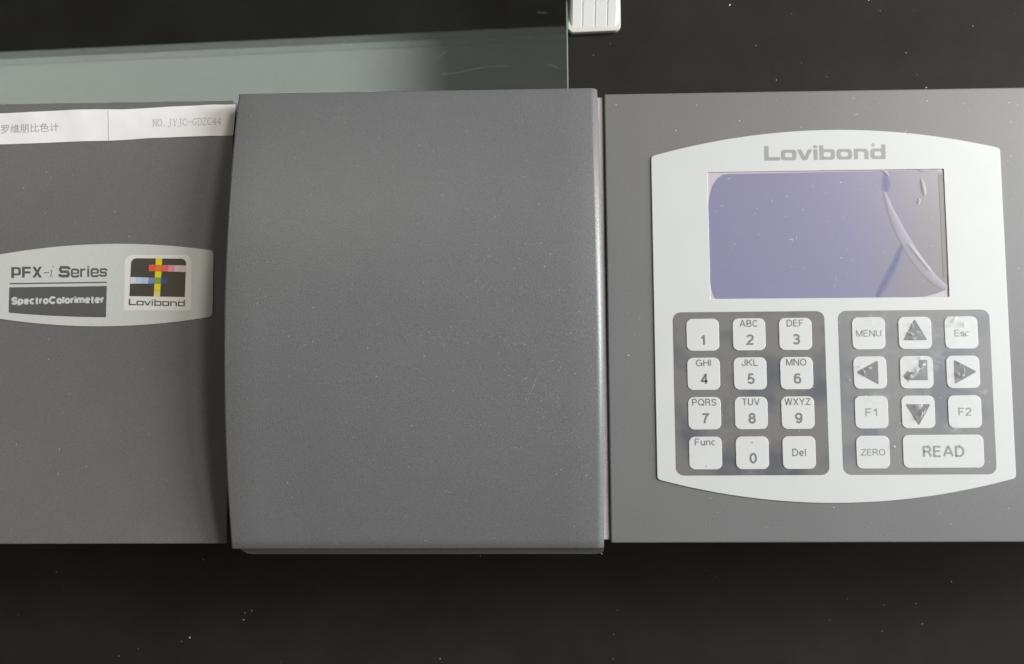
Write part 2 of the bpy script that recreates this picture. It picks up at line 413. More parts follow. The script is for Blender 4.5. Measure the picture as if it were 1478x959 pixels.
def sans(name, txt, cx, cy, wid, hei, z, mat, parent, sw=0.15, gap=0.13, skew=0.0):
    '''drawn sans lettering of cap height hei and width wid centred on (cx, cy)'''
    s_ = sw * hei; H = hei - s_
    tot = sum(SANS[c][0] for c in txt)
    kx = (wid - len(txt) * s_ - (len(txt) - 1) * gap * hei) / (tot * H) if tot > 0 else 1.0
    P = Print(lambda x, y: (cx - wid / 2 + x, cy - hei / 2 + y + skew * (x - wid / 2), z + 0.03))
    X = 0.0
    for c in txt:
        for st in SANS[c][1]:
            P.stroke([(X + s_ / 2 + x * kx * H, s_ / 2 + max(-s_ / 2 / H, min(1 + s_ / 2 / H, y) if y < -.1 or y > 1.01 or abs(y + .05) < .001 else y) * H) if y > -.2 else (X + s_ / 2 + x * kx * H, s_ / 2 + y * H) for x, y in st], s_)
        X += SANS[c][0] * kx * H + s_ + gap * hei
    return P.build(name, mat, parent)

def wordmark(P, hs, vs, r=30, r2=16):
    """extended square-round lowercase wordmark, units: cap height 142, width 1173"""
    X = 103
    def bowl(x0, x1): P.ring(rrect(x0, 0, x1, X, r, 6), rrect(x0 + vs, hs, x1 - vs, X - hs, r2, 6))
    P.poly([(0, 0), (153, 0), (153, hs + 4), (vs + 4, hs + 4), (vs + 4, 142), (0, 142)])
    bowl(162, 311)
    t = vs * 1.1
    P.poly([(318, X), (318 + t, X), (392, hs + 8), (392, 0), (392 - t * 0.5, 0)]); P.poly([(392, 0), (392, hs + 8), (466 - t, X), (466, X), (392 + t * 0.5, 0)])
    P.poly([(478, 0), (478 + vs, 0), (478 + vs, X), (478, X)]); P.poly([(478, 117), (478 + vs, 117), (478 + vs, 142), (478, 142)])
    P.poly([(536, 0), (536 + vs, 0), (536 + vs, 142), (536, 142)]); bowl(536, 684)
    bowl(701, 849)
    P.poly([(868, 0), (868 + vs, 0), (868 + vs, X), (868, X)])
    arc_o = [(868 + vs - 6, X), (975, X), (992, X - 6), (1003, X - 16), (1009, X - 34), (1009, 0)]
    arc_i = [(868 + vs - 6, X - hs), (958, X - hs), (966, X - hs - 3), (970, X - hs - 8), (1009 - vs, X - hs - 16), (1009 - vs, 0)]
    dz = P._lift(); a = [P.V(*q, dz) for q in arc_o]; b = [P.V(*q, dz) for q in arc_i]
    for i in range(5): P.bm.faces.new((a[i], a[i + 1], b[i + 1], b[i]))
    bowl(1028, 1173); P.poly([(1173 - vs, 0), (1173, 0), (1173, 142), (1173 - vs, 142)])
    # registered mark
    cx, cy = 1056, 138
    circ = lambda rr: [(cx + rr * math.cos(a * math.pi / 8), cy + rr * math.sin(a * math.pi / 8)) for a in range(16)]
    P.ring(circ(17), circ(14))
    P.stroke([(cx - 5, cy - 8), (cx - 5, cy + 8)], 3); P.stroke([(cx - 5, cy + 7), (cx + 4, cy + 6), (cx + 5, cy + 2), (cx - 4, cy)], 3); P.stroke([(cx, cy), (cx + 6, cy - 8)], 3)

# ------------------------------------------------------------ setting: the bench
bench = box('bench_top', -900, 900, -700, 900, -30 + BZ, BZ, M['bench'], None, 0.0)
bench['kind'] = 'structure'

# ------------------------------------------------------------ glass sheet behind the instrument
def thing(name, label, cat, loc=(0, 0, 0), group=None):
    o = bpy.data.objects.new(name, None); o.empty_display_size = 0.02; C.objects.link(o); o.location = loc
    o['label'] = label; o['category'] = cat
    if group: o['group'] = group
    return o
GX = 21.6
glass = thing('glass_sheet', 'thick clear greenish glass sheet lying on the bench behind the instrument', 'glass sheet')
box('glass_pane', -640, GX - 1.0, 118, 520, BZ + 0.4, BZ + 6.6, M['glass'], glass, 0.0)
ed = box('ground_edge', GX - 0.95, GX, 118, 520, BZ + 0.4, BZ + 6.5, M['glass_edge'], glass, 0.35)
bm = bmesh.new()
bm.faces.new([bm.verts.new(Vector((x, y, BZ + 6.612)) * MM) for x, y in ((-640, 118), (GX - 1.2, 118), (GX - 1.2, 520), (-640, 520))])
link('haze_sheet', from_bm(bm), M['haze_lift'], glass)['kind'] = 'stuff'  # pale sheet added to lift the dark tone of the glass
P = Print(lambda x, y: (*on(x, y, BZ + 6.6), BZ + 6.63))
for pts, ww in (([(640, 108), (665, 104), (700, 97), (735, 95)], 3), ([(630, 88), (636, 80), (648, 72)], 4), ([(790, 93), (800, 96), (808, 100)], 6),
                ([(120, 126), (124, 122), (129, 121)], 4), ([(92, 130), (95, 124), (97, 122)], 4), ([(700, 44), (712, 42)], 3), ([(775, 18), (790, 19)], 4)):
    P.stroke(pts, ww, ww * 0.5)
P.build('smudge', M['smudge'], glass)['kind'] = 'stuff'

# ------------------------------------------------------------ white ribbed plastic block
blk = thing('plastic_block', 'white ribbed plastic block on the bench beside the glass sheet edge', 'plastic block')
bx0, bx1 = 23.0, 49.4
bm = bmesh.new(); nr = 4; wv = (bx1 - bx0) / nr
prof = [(bx0, -7.0), (bx0, -1.4), (bx0 + 0.5, -0.5), (bx0 + 1.4, 0)]
for k in range(1, nr):
    c = bx0 + k * wv; prof += [(c - 0.45, 0), (c - 0.2, -0.35), (c + 0.2, -0.35), (c + 0.45, 0)]
prof += [(bx1 - 2.0, 0), (bx1 - 0.7, -0.6), (bx1, -1.8), (bx1, -7.0)]
rows = []
for yy, zz in ((187.2, BZ + 2.6), (187.4, BZ + 3.2), (214.0, BZ + 15.0), (217.0, BZ + 16.0), (236.0, BZ + 16.0)):
    rows.append([bm.verts.new((x * MM, (yy - d * 0.4) * MM, (zz + max(d, 0.4 - (zz - BZ)) * 0.9) * MM)) for x, d in prof])
for a, b in zip(rows, rows[1:]):
    for i in range(len(prof) - 1): bm.faces.new((a[i], a[i + 1], b[i + 1], b[i]))
bm.faces.new(rows[0][::-1]); bm.faces.new(rows[-1])
bmesh.ops.recalc_face_normals(bm, faces=bm.faces[:])
link('ribbed_shell', from_bm(bm), M['plastic'], blk)
box('core', bx0 + 1.5, bx1 - 1.5, 198.0, 234.0, BZ + 3.0, BZ + 8.0, M['plastic_warm'], blk, 0.5)
plate('base_flange', round_poly([(21.9, 187.0), (24.0, 184.9), (48.4, 185.6), (50.2, 187.6), (50.2, 236), (21.9, 236)], [0.3, 0.8, 1.6, 1.0, 0.5, 0.5]), BZ + 0.3, BZ + 3.4, M['plastic_warm'], blk, 0.4)

# ------------------------------------------------------------ the instrument
inst = thing('colorimeter', 'grey benchtop colorimeter with closed lid, screen and keypad on the black bench', 'colorimeter')
XL, XR = -224.0, 365.0  # unseen right end lengthened to shape the shadow on the bench
YF, YR = -61.5, 109.2
TOP = 150.0
LTOP = 142.8                                       # the left housing sits lower than the lid
LS = (CAM_H - LTOP) / (CAM_H - TOP)
LX0, LX1 = -114.7 * LS, 29.3
def cover(name, x0, x1):
    k, tp = (1.0, TOP) if x0 > 0 else (LS, LTOP)
    return box(name, x0 + (0.2 if x0 > 0 else 0), x1, YF * k, YR * k, 64, tp, M['paint'], inst, 0.55, 3)
cover('left_housing', XL, LX0)
cover('right_housing', LX1, XR)
box('base_case', XL + 2, XR - 2, YF + 1.5, YR - 1.5, BZ + 6, 63.8, M['case'], inst, 1.0)
for fx in (XL + 22, XR - 22):
    for fy in (YF + 18, YR - 18):
        bm = bmesh.new(); bmesh.ops.create_cone(bm, cap_ends=True, segments=20, radius1=0.008, radius2=0.009, depth=0.006,
                                                matrix=Matrix.Translation((fx * MM, fy * MM, (BZ + 3) * MM)))
        link('foot', from_bm(bm), M['rubber'], inst)
# sample compartment between the housings: black well, beige ledge on the right
box('compartment_body', LX0 + 0.3, LX1 - 1.6, YF + 3.5, YR - 3.2, 64, 140.5, M['black'], inst, 0.3)
box('compartment_ledge', 22.0, 29.3, YF + 0.9, YR - 0.7, 139.0, 148.6, M['beige'], inst, 0.4)

# lid: arched shell with rounded sides and sloping front lip
def lid_mesh():
    x0, x1, y0, y1 = -112.0, 26.9, -62.6, 110.2
    zc = lambda y: 152.8 + 10.2 * (1 - ((y - (y0 + y1) / 2) / ((y1 - y0) / 2)) ** 2)
    bm = bmesh.new(); ys = []
    NY = 48
    for j in range(NY + 1): ys.append(y0 + (y1 - y0) * j / NY)
    r = 3.0
    def sec(y, ins=0.0, drop=0.0):
        zt = zc(y) - drop; out = [(x0 + 0.1, zt - 9.0)]
        rl = 0.9
        for k in range(5):
            a = math.radians(90 * k / 4); out.append((x0 + rl - rl * math.cos(a), zt - rl + rl * math.sin(a)))
        for k in range(1, 12): out.append((x0 + rl + (x1 - r - x0 - rl) * k / 12, zt))
        for k in range(7):
            a = math.radians(90 - 90 * k / 6); out.append((x1 - r + r * math.cos(a), zt - r + r * math.sin(a)))
        out.append((x1 - 0.1, zt - 8.0))
        return out
    rows = []
    seq = [(ys[0] - 0.35, 0.9), (ys[0] - 0.2, 0.35)] + [(y, 0.0) for y in ys[:]] + [(ys[-1] + 0.35, 0.15), (ys[-1] + 0.6, 0.7)]
    for y, dr in seq:
        yy = min(max(y, y0), y1)
        rows.append([bm.verts.new((x * MM, y * MM, z * MM)) for x, z in sec(yy, 0, dr)])
    for a, b in zip(rows, rows[1:]):
        for i in range(len(a) - 1):
            f = bm.faces.new((a[i], a[i + 1], b[i + 1], b[i])); f.smooth = True
    f = bm.faces.new(rows[0][::-1]); f2 = bm.faces.new(rows[-1])
    for rw, s in ((rows, 1),):
        bm.faces.new([q[0] for q in rw] + [q[-1] for q in rw][::-1])
    bmesh.ops.recalc_face_normals(bm, faces=bm.faces[:])
    return from_bm(bm)
lid = link('lid', lid_mesh(), M['paint_lid'], inst)
# sloping finger lip below the lid's front edge
bm = bmesh.new()
top = [(-109.6, -62.4, 151.4), (26.3, -62.4, 151.4)]
front = [(-109.3, -63.2, 151.0), (-107.4, -65.4, 148.4), (-106.0, -65.8, 147.8), (24.0, -65.9, 147.8), (26.0, -65.6, 148.0), (26.75, -64.6, 149.0), (26.75, -63.0, 151.0)]
vs_ = [bm.verts.new(Vector(q) * MM) for q in (top[0], *front, top[1])]
bot = [bm.verts.new(Vector((q[0], max(q[1] + 2.2, -64.0), min(q[2] - 1.6, 143.0))) * MM) for q in (top[0], *front, top[1])]
bm.faces.new(vs_)
for i in range(len(vs_)):
    j = (i + 1) % len(vs_); bm.faces.new((vs_[i], bot[i], bot[j], vs_[j]))
bm.faces.new(bot[::-1])
bmesh.ops.recalc_face_normals(bm, faces=bm.faces[:])
link('finger_lip', from_bm(bm), M['paint_lid'], lid)
P = Print(lambda x, y: (*on(x, y, 162.2), 162.45))
# fine scratch on the lid
lz = lambda y: 152.8 + 10.2 * (1 - ((y - 23.8) / 86.4) ** 2)
def on_lid(px, py, lift=0.04):
    z = 160.0
    for _ in range(4): X, Y = on(px, py, z); z = lz(Y)
    return X, Y, z + lift
P = Print(on_lid)
P.stroke([(760, 579), (766, 566), (771, 555), (774, 545)], 0.5, 0.9)
P.build('scratch', M['scratch'], lid)
for (hx, hs_) in ((612, 0.8), (842, 1.1)):                       # small pale bits along the rear edge
    X, Y = on(hx, 132.5 if hx < 700 else 130.0, 151.0)
    bm = bmesh.new(); bmesh.ops.create_icosphere(bm, subdivisions=2, radius=1.0)
    for v in bm.verts: v.co = Vector((X + v.co.x * 1.4 * hs_, Y - 0.35 + v.co.y * 0.75 * hs_, 151.0 + v.co.z * 0.7)) * MM
    link('pale_bit', from_bm(bm), M['plastic_warm'], inst, True)

# ------------------------------------------------------------ control panel overlay with keypad
DX0, DX1, DY0, DY1 = 68.3, 157.2, 29.2, 77.85
def arc_pts(a, b, apex, n=24):
    (xa, ya), (xb, yb) = a, b; out = []
    xm = (xa + xb) / 2
    for k in range(n + 1):
        t = k / n; x = xa + (xb - xa) * t; base = ya + (yb - ya) * t
        out.append((x, base + (apex - (ya + yb) / 2) * (1 - (2 * t - 1) ** 2)))
    return out
bot_arc = arc_pts((47.0, -38.1), (178.6, -38.1), -47.0)
top_arc = arc_pts((178.6, 85.6), (47.0, 84.4), 93.6)
outl = bot_arc + top_arc
outl = round_poly(outl, [1.3 if i in (0, len(bot_arc) - 1, len(bot_arc), len(outl) - 1) else 0 for i in range(len(outl))], 5)
hole = rrect(DX0, DY0, DX1, DY1, 0.15, 2)[::-1]
panel = plate('control_panel', [outl, hole], TOP - 0.2, TOP + 0.5, M['white_panel'], inst, 0.12, 1)
PZ = TOP + 0.5
# wordmark on the panel
bx_, by_ = on(1102.9, 232.7); ex_, ey_ = on(1277.5, 229.5)
sc = (ex_ - bx_) / 1173
P = Print(lambda x, y: (bx_ + x * sc, (by_ + ey_) / 2 - 0.1 + y * sc * 1.02, PZ + 0.03))
wordmark(P, 29, 38)
P.build('brand_lettering', M['brand_print'], panel)
# display
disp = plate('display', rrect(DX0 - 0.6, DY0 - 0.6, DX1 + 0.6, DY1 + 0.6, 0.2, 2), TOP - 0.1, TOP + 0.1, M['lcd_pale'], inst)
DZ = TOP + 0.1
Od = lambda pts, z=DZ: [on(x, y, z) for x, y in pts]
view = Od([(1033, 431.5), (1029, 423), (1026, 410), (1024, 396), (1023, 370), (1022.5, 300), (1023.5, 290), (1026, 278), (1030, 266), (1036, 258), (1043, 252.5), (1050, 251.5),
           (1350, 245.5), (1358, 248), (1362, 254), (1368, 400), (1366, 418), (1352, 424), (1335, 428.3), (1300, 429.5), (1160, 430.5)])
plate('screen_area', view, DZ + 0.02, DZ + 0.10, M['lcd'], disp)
plate('screen_dark_strip', Od([(1354, 252), (1362.5, 252), (1368.5, 396), (1361.5, 401)]), DZ + 0.12, DZ + 0.16, M['lcd_dark'], disp)  # darker strip along the display's right edge
# film wrinkles, bubbles and painted blue reflections over the screen
def ribbon(name, ctr, mat, z, h, layers=(1.0,)):
    """raised lens-like ridge along a centre line: (px, py, width px)"""
    bm = bmesh.new(); N = len(ctr)
    for li, lw in enumerate(layers):
      rows = []
      for i, (x, y, wd) in enumerate(ctr):
        wd = wd * lw
        p0 = Vector(on(*ctr[max(0, i - 1)][:2], z)); p1 = Vector(on(*ctr[min(N - 1, i + 1)][:2], z)); q = Vector(on(x, y, z))
        d = (p1 - p0).normalized(); nn = Vector((-d.y, d.x)) * wd / 3.81 / 2; hh = h * min(1, wd / 8)
        rows.append([bm.verts.new(Vector((q.x + nn.x * s, q.y + nn.y * s, z + li * 0.012 + hh * (1 - s * s))) * MM) for s in (-1, -0.6, -0.2, 0.2, 0.6, 1)])
      for a, b in zip(rows, rows[1:]):
        for k in range(5): bm.faces.new((a[k], b[k], b[k + 1], a[k + 1])).smooth = True
    bmesh.ops.recalc_face_normals(bm, faces=bm.faces[:])
    return link(name, from_bm(bm), mat, disp)
ribbon('film_wrinkle', [(1276.5, 277, 1.5), (1278, 283, 5), (1281, 292, 7), (1285, 303, 9), (1290, 314, 11), (1296, 327, 12.5), (1303, 341, 14), (1311, 355, 15), (1320, 369, 15), (1330, 383, 15), (1341, 396, 14), (1351, 406, 12), (1361, 413.5, 9.5), (1367, 416, 7)], M['film_ridge'], DZ + 0.2, 0.14)
ribbon('film_wrinkle', [(1313, 352, 2), (1322, 364, 3), (1333, 378, 3), (1344, 391, 2)], M['film_bubble'], DZ + 0.75, 0.12)
ribbon('film_bubble', [(1329.5, 258, 1), (1330, 260, 4.5), (1331.5, 266, 6), (1333, 273, 7), (1334, 279, 6), (1334.5, 284, 1.5)], M['film_bubble'], DZ + 0.2, 0.3)
ribbon('film_bubble', [(1327, 285.5, 1), (1326.5, 288, 4.5), (1326, 292, 5), (1325.5, 296.5, 1)], M['film_bubble'], DZ + 0.2, 0.3)
ribbon('film_bubble', [(1272, 245.5, 1), (1277, 248, 5), (1281, 252, 4), (1283, 255, 1)], M['film_bubble'], DZ + 0.2, 0.3)
ribbon('film_bubble', [(1325, 245, 1), (1330, 246.5, 4), (1335, 246, 4), (1340, 244.5, 1)], M['film_bubble'], DZ + 0.2, 0.3)
ribbon('painted_reflection', [(1277, 250, 2), (1278, 257, 6), (1279, 266, 7), (1278, 277, 5)], M['reflection_blue'], DZ + 0.13, 0.01, (2.2, 1.8, 1.4, 1.0, 0.6))
ribbon('painted_reflection', [(1303, 350, 1), (1299, 362, 4), (1294, 376, 5), (1286, 392, 6), (1278, 407, 6), (1271, 420, 5), (1266, 429, 4)], M['reflection_blue'], DZ + 0.13, 0.01, (2.2, 1.8, 1.4, 1.0, 0.6))

# keypad grounds
padl = plate('keypad_ground', rrect(54.0, -36.7, 110.6, 24.3, 3.0), PZ - 0.05, PZ + 0.06, M['pad'], inst, 0.0)
padr = plate('keypad_ground', rrect(115.7, -36.7, 171.6, 24.3, 3.0), PZ - 0.05, PZ + 0.06, M['pad_hazy'], inst, 0.0)
KZ = PZ + 0.27
key_me = plate_mesh([rrect(-6.1, -6.05, 6.1, 6.05, 2.2)], PZ + 0.0, KZ, 0.12, 2)
def key(cx, cy, me=key_me, wide=False, lab=None):
    o = bpy.data.objects.new('key', me); C.objects.link(o)
    o.location = (cx * MM, cy * MM, 0); o.parent = inst
    if not me.materials: me.materials.append(M['white_key'])
    return o
def ktext(k, s, dx, dy, wid, hei, mat='key_print', bold=0.018, name='lettering'):
    return sans(name, s, dx, dy, wid, hei, KZ, M[mat], k, sw=0.132 + bold * 1.8)
cols = (65.0, 82.3, 99.55); rows_ = (15.72, 1.05, -13.66, -28.40)
caps = [['', 'ABC', 'DEF'], ['GHI', 'JKL', 'MNO'], ['PQRS', 'TUV', 'WXYZ'], ['Func', '-', None]]
digs = [['1', '2', '3'], ['4', '5', '6'], ['7', '8', '9'], ['.', '0', None]]
capw = {'ABC': 6.9, 'DEF': 6.3, 'GHI': 5.6, 'JKL': 6.1, 'MNO': 7.6, 'PQRS': 9.1, 'TUV': 6.5, 'WXYZ': 9.7, 'Func': 7.7}
for r_ in range(4):
    for c_ in range(3):
        k = key(cols[c_], rows_[r_])
        cp, dg = caps[r_][c_], digs[r_][c_]
        if cp == '-': box('dash_mark', -0.45, 0.45, 3.65, 3.95, KZ, KZ + 0.03, M['key_print'], k)
        elif cp: ktext(k, cp, 0.0, 4.1, capw[cp], 2.6 if cp != 'Func' else 2.6, bold=0.006, name='letters')
        if dg == '.': box('point_mark', -0.22, 0.22, -5.05, -4.65, KZ, KZ + 0.03, M['key_print'], k)
        elif dg: ktext(k, dg, 0.15 + (0.15 if dg != '1' else -0.1), -1.95, (1.9 if dg == '1' else 2.75), 4.0, bold=0.028, name='digit')
        if cp is None: ktext(k, 'Del', 0.0, 0.1, 5.0, 2.75, bold=0.004, name='letters')
cr = (126.68, 143.82, 160.88)
def rp(pts, r): return round_poly(pts, r, 4)
k = key(cr[0], rows_[0]); ktext(k, 'MENU', 0, 0, 9.4, 2.5, 'key_print_pale', 0.01)
k = key(cr[1], rows_[0]); plate('arrow_mark', rp([(-4.5, -2.7), (4.5, -2.7), (0, 5.3)], 0.7), KZ - 0.1, KZ + 0.05, M['key_print'], k)
k = key(cr[2], rows_[0]); ktext(k, 'Esc', 0.2, -0.2, 5.5, 2.5, 'key_print_pale', 0.0)
k = key(cr[0], rows_[1]); plate('arrow_mark', rp([(3.0, -4.5), (3.0, 4.6), (-5.1, 0.2)], 0.7), KZ - 0.1, KZ + 0.05, M['key_print'], k)
k = key(cr[1], rows_[1])
plate('enter_mark', [(-5.0, -1.45), (-3.1, -3.7), (-3.1, -2.95), (4.0, -2.95), (4.0, 4.6), (1.0, 4.6), (1.0, 1.15), (-0.4, 1.15), (-0.4, 0.1), (-3.1, 0.1), (-3.1, 0.9)], KZ - 0.1, KZ + 0.05, M['key_print'], k)
k = key(cr[2], rows_[1]); plate('arrow_mark', rp([(-3.2, -4.5), (5.0, 0.1), (-3.2, 4.6)], 0.7), KZ - 0.1, KZ + 0.05, M['key_print'], k)
k = key(cr[0], rows_[2]); ktext(k, 'F1', 0, 0, 4.5, 3.0, 'key_print_pale', 0.01)
k = key(cr[1], rows_[2]); plate('arrow_mark', rp([(-4.6, 2.9), (0, -5.0), (4.6, 2.9)], 0.7), KZ - 0.1, KZ + 0.05, M['key_print'], k)
k = key(cr[2], rows_[2]); ktext(k, 'F2', 0, 0, 4.7, 3.0, 'key_print_pale', 0.01)
k = key(cr[0], rows_[3]); ktext(k, 'ZERO', 0, 0, 9.0, 2.45, 'key_print_pale', 0.004)
wide_me = plate_mesh([rrect(-14.75, -6.08, 14.75, 6.08, 2.2)], PZ + 0.0, KZ, 0.12, 2)
k = key(152.4, -28.2, wide_me); ktext(k, 'READ', 0.1, 0, 15.2, 4.2, 'key_print_pale', 0.02)

# clinging protective film above the right-hand keys
bm = bmesh.new(); random.seed(3)
NX, NY = 60, 64; fx0, fx1, fy0, fy1 = 114.6, 172.6, -37.6, 25.2
import mathutils
g = [[bm.verts.new(Vector((fx0 + (fx1 - fx0) * i / NX, fy0 + (fy1 - fy0) * j / NY,
      KZ + 0.35 + 0.22 * mathutils.noise.noise(Vector((i * 0.22, j * 0.20, 1.3))))) * MM) for i in range(NX + 1)] for j in range(NY + 1)]
for j in range(NY):
    for i in range(NX): bm.faces.new((g[j][i], g[j][i + 1], g[j + 1][i + 1], g[j + 1][i])).smooth = True
link('protective_film', from_bm(bm), M['film_sheet'], panel)

def blob(cx, cy, rx, ry, ang, h, seed):
    """irregular pinched air bubble under the film"""
    bm = bmesh.new(); R_ = 4; S = 16; z = KZ + 0.5; rr = random.Random(seed)
    wob = [1 + 0.35 * rr.uniform(-1, 1) for _ in range(S)]; ca, sa = math.cos(ang), math.sin(ang)
    prev = None; c0 = bm.verts.new(Vector((cx, cy, z + h)) * MM)
    for k in range(1, R_ + 1):
        t = k / R_; row = []
        for i in range(S):
            a = 2 * math.pi * i / S; u = rx * t * wob[i] * math.cos(a); v = ry * t * wob[i] * math.sin(a)
            row.append(bm.verts.new(Vector((cx + u * ca - v * sa, cy + u * sa + v * ca, z + h * (1 - t * t) + 0.10 * h * rr.uniform(-1, 1) * 0.35 * (t < 1))) * MM))
        for i in range(S):
            j = (i + 1) % S
            if prev: bm.faces.new((prev[i], row[i], row[j], prev[j])).smooth = True
            else: bm.faces.new((c0, row[i], row[j])).smooth = True
        prev = row
    bmesh.ops.recalc_face_normals(bm, faces=bm.faces[:])
    return link('film_bubble', from_bm(bm), M['key_bubble'], panel)
for i, (px, py, rx, ry, an, h) in enumerate(((1377, 462, 1.6, 0.7, 1.0, .5), (1391, 468, 1.1, 0.6, 2.0, .5), (1395, 483, 0.9, 0.6, 2.2, .2), (1371, 470, .7, .4, .2, .4),
        (1317, 470, .5, 1.5, 0.1, .35), (1315, 482, .55, 1.5, 1.4, .35), (1323, 480, .45, 1.3, 1.7, .35), (1318, 489, 1.6, .5, 0.1, .3),
        (1247, 538, .5, 1.7, 0.2, .4), (1254, 532, 1.5, .5, 0.3, .4), (1241, 529, .8, .4, .5, .4),
        (1331, 528, 1.0, 1.7, -.7, .5), (1320, 538, 2.6, 1.3, .8, .5), (1313, 544, 1.3, .8, .2, .4), (1328, 517, .8, .5, .6, .4),
        (1383, 541, .8, 1.0, .2, .5), (1391, 536, .5, 1.4, -.2, .4), (1389, 543, .9, .6, .8, .4), (1385, 524, .4, .8, 0, .3),
        (1325, 588, 1.8, 1.2, .4, .4), (1329, 600, .6, 1.8, -.6, .5), (1323, 604, .4, 1.2, .3, .4), (1334, 594, .5, .9, -.5, .4),
        (1290, 645, .7, .5, -.5, .3), (1355, 524, .5, .3, 0, .3), (1298, 612, .4, .3, 0, .3), (1226, 549, .35, .5, .3, .3))):
    X, Y = on(px, py, KZ + 0.5); blob(X, Y, rx, ry, an, h * 1.3, i)

# ------------------------------------------------------------ nameplate on the left housing
NP = lambda L: [(x * LS, y * LS) for x, y in L]
npl_b = arc_pts((-206.6, 24.6), (-121.6, 24.4), 21.0); npl_t = arc_pts((-121.6, 49.9), (-206.6, 49.2), 53.0)
ol = npl_b + npl_t; ol = round_poly(ol, [1.6 if i in (0, len(npl_b) - 1, len(npl_b), len(ol) - 1) else 0 for i in range(len(ol))], 5)
name_plate = plate('nameplate', NP(ol), LTOP - 0.1, LTOP + 0.35, M['silver'], inst, 0.08, 1)
NZ = LTOP + 0.35
def nq(px, py): x, y = on(px, py, NZ); return x, y
def zp(x, y, s, ox, oy): return nq(ox + x / s, oy + y / s)
Z4 = lambda x, y: zp(x, y, 1359 / 170, 0, 360)
Z3 = lambda x, y: zp(x, y, 1199 / 150, 170, 360)
def ztext(s, x0, y0, x1, y1, mat, z=NZ, bold=0.0, conv=Z4, **kw):
    a = conv(x0, y1); b = conv(x1, y0)
    return text('lettering', s, (a[0] + b[0]) / 2, (a[1] + b[1]) / 2, b[0] - a[0], b[1] - a[1], z + 0.01, M[mat], name_plate, bold=bold, **kw)
# PFX in square-round capitals
def flat(f, z): return lambda x, y: (*f(x, y), z)
P = Print(flat(Z4, NZ + 0.03))
P.poly([(131, 333), (131, 207), (162, 207), (162, 333)])
P.ring(rrect(133, 207, 241, 302, 26, 5, (4, 26, 26, 4)), rrect(160, 230, 213, 279, 10, 5, (2, 10, 10, 2)))
P.poly([(256, 328), (256, 202), (287, 202), (287, 328)]); P.poly([(287, 202), (356, 202), (356, 227), (287, 227)]); P.poly([(287, 255), (352, 255), (352, 280), (287, 280)])
P.poly([(376, 203), (408, 203), (485, 328), (452, 328)]); P.poly([(455, 201), (486, 201), (408, 328), (376, 328)])
P.poly([(505, 268), (566, 266), (566, 276), (505, 278)])
P.stroke([(575, 250), (592, 244), (598, 242)], 4); P.stroke([(601, 242), (590, 290), (585, 312), (590, 320), (606, 306)], 9, 4)
P.stroke([(612, 196), (614, 202), (616, 208)], 10)
# Series
P.ring  # S drawn as stroke
S_ = lambda x0, y0, x1, y1, w, h: P.stroke([(x1 - 3, y0 + (y1 - y0) * .30), (x1 - 4, y0 + h * .9), (x1 - w, y0 + h / 2), (x0 + w, y0 + h / 2), (x0 + w / 2, y0 + h), (x0 + w / 2, (y0 + y1) / 2 - h * .7), (x0 + w, (y0 + y1) / 2),
     (x1 - w, (y0 + y1) / 2), (x1 - w / 2, (y0 + y1) / 2 + h * .7), (x1 - w / 2, y1 - h), (x1 - w, y1 - h / 2), (x0 + w, y1 - h / 2), (x0 + 4, y1 - h * .9), (x0 + 3, y1 - (y1 - y0) * .30)], h)
S_(684, 194, 803, 326, 24, 32)
def e_(x0, y0, x1, y1):
    P.stroke([(x0 + 6, (y0 + y1) / 2 + 2), (x1 - 6, (y0 + y1) / 2 + 2)], 15)
    P.stroke([(x1 - 9, (y0 + y1) / 2 + 4), (x1 - 9, y0 + 22), (x1 - 22, y0 + 8), (x0 + 22, y0 + 8), (x0 + 10, y0 + 22), (x0 + 10, y1 - 22), (x0 + 22, y1 - 8), (x1 - 22, y1 - 8), (x1 - 9, y1 - 18), (x1 - 8, y1 - 27)], 22)
e_(820, 226, 913, 324)
P.poly([(926, 322), (926, 224), (948, 224), (948, 322)]); P.stroke([(946, 250), (952, 238), (964, 233), (976, 233), (988, 236)], 20)
P.poly([(1007, 320), (1007, 222), (1030, 222), (1030, 320)]); P.poly([(1007, 211), (1007, 194), (1030, 194), (1030, 211)])
e_(1047, 222, 1139, 320)
S_(1152, 220, 1233, 318, 18, 21)
P.build('lettering', M['plate_print'], name_plate)
P = Print(flat(Z4, NZ + 0.03)); P.poly([(112, 391), (1233, 375), (1233, 389), (112, 406)]); P.build('underline', M['plate_print'], name_plate)
blkpts = [Z4(*q) for q in ((108, 440), (1233, 425), (1222, 786), (900, 780), (560, 766), (300, 749), (102, 732))]
plate('dark_block', blkpts, NZ - 0.05, NZ + 0.05, M['plate_print'], name_plate)
qa = Z4(128, 640); qb = Z4(1207, 534)
sans('lettering', 'SpectroColorimeter', (qa[0] + qb[0]) / 2, (qa[1] + qb[1]) / 2 , qb[0] - qa[0], 3.15, NZ + 0.05, M['silver'], name_plate, sw=0.27, gap=0.0, skew=0.008)
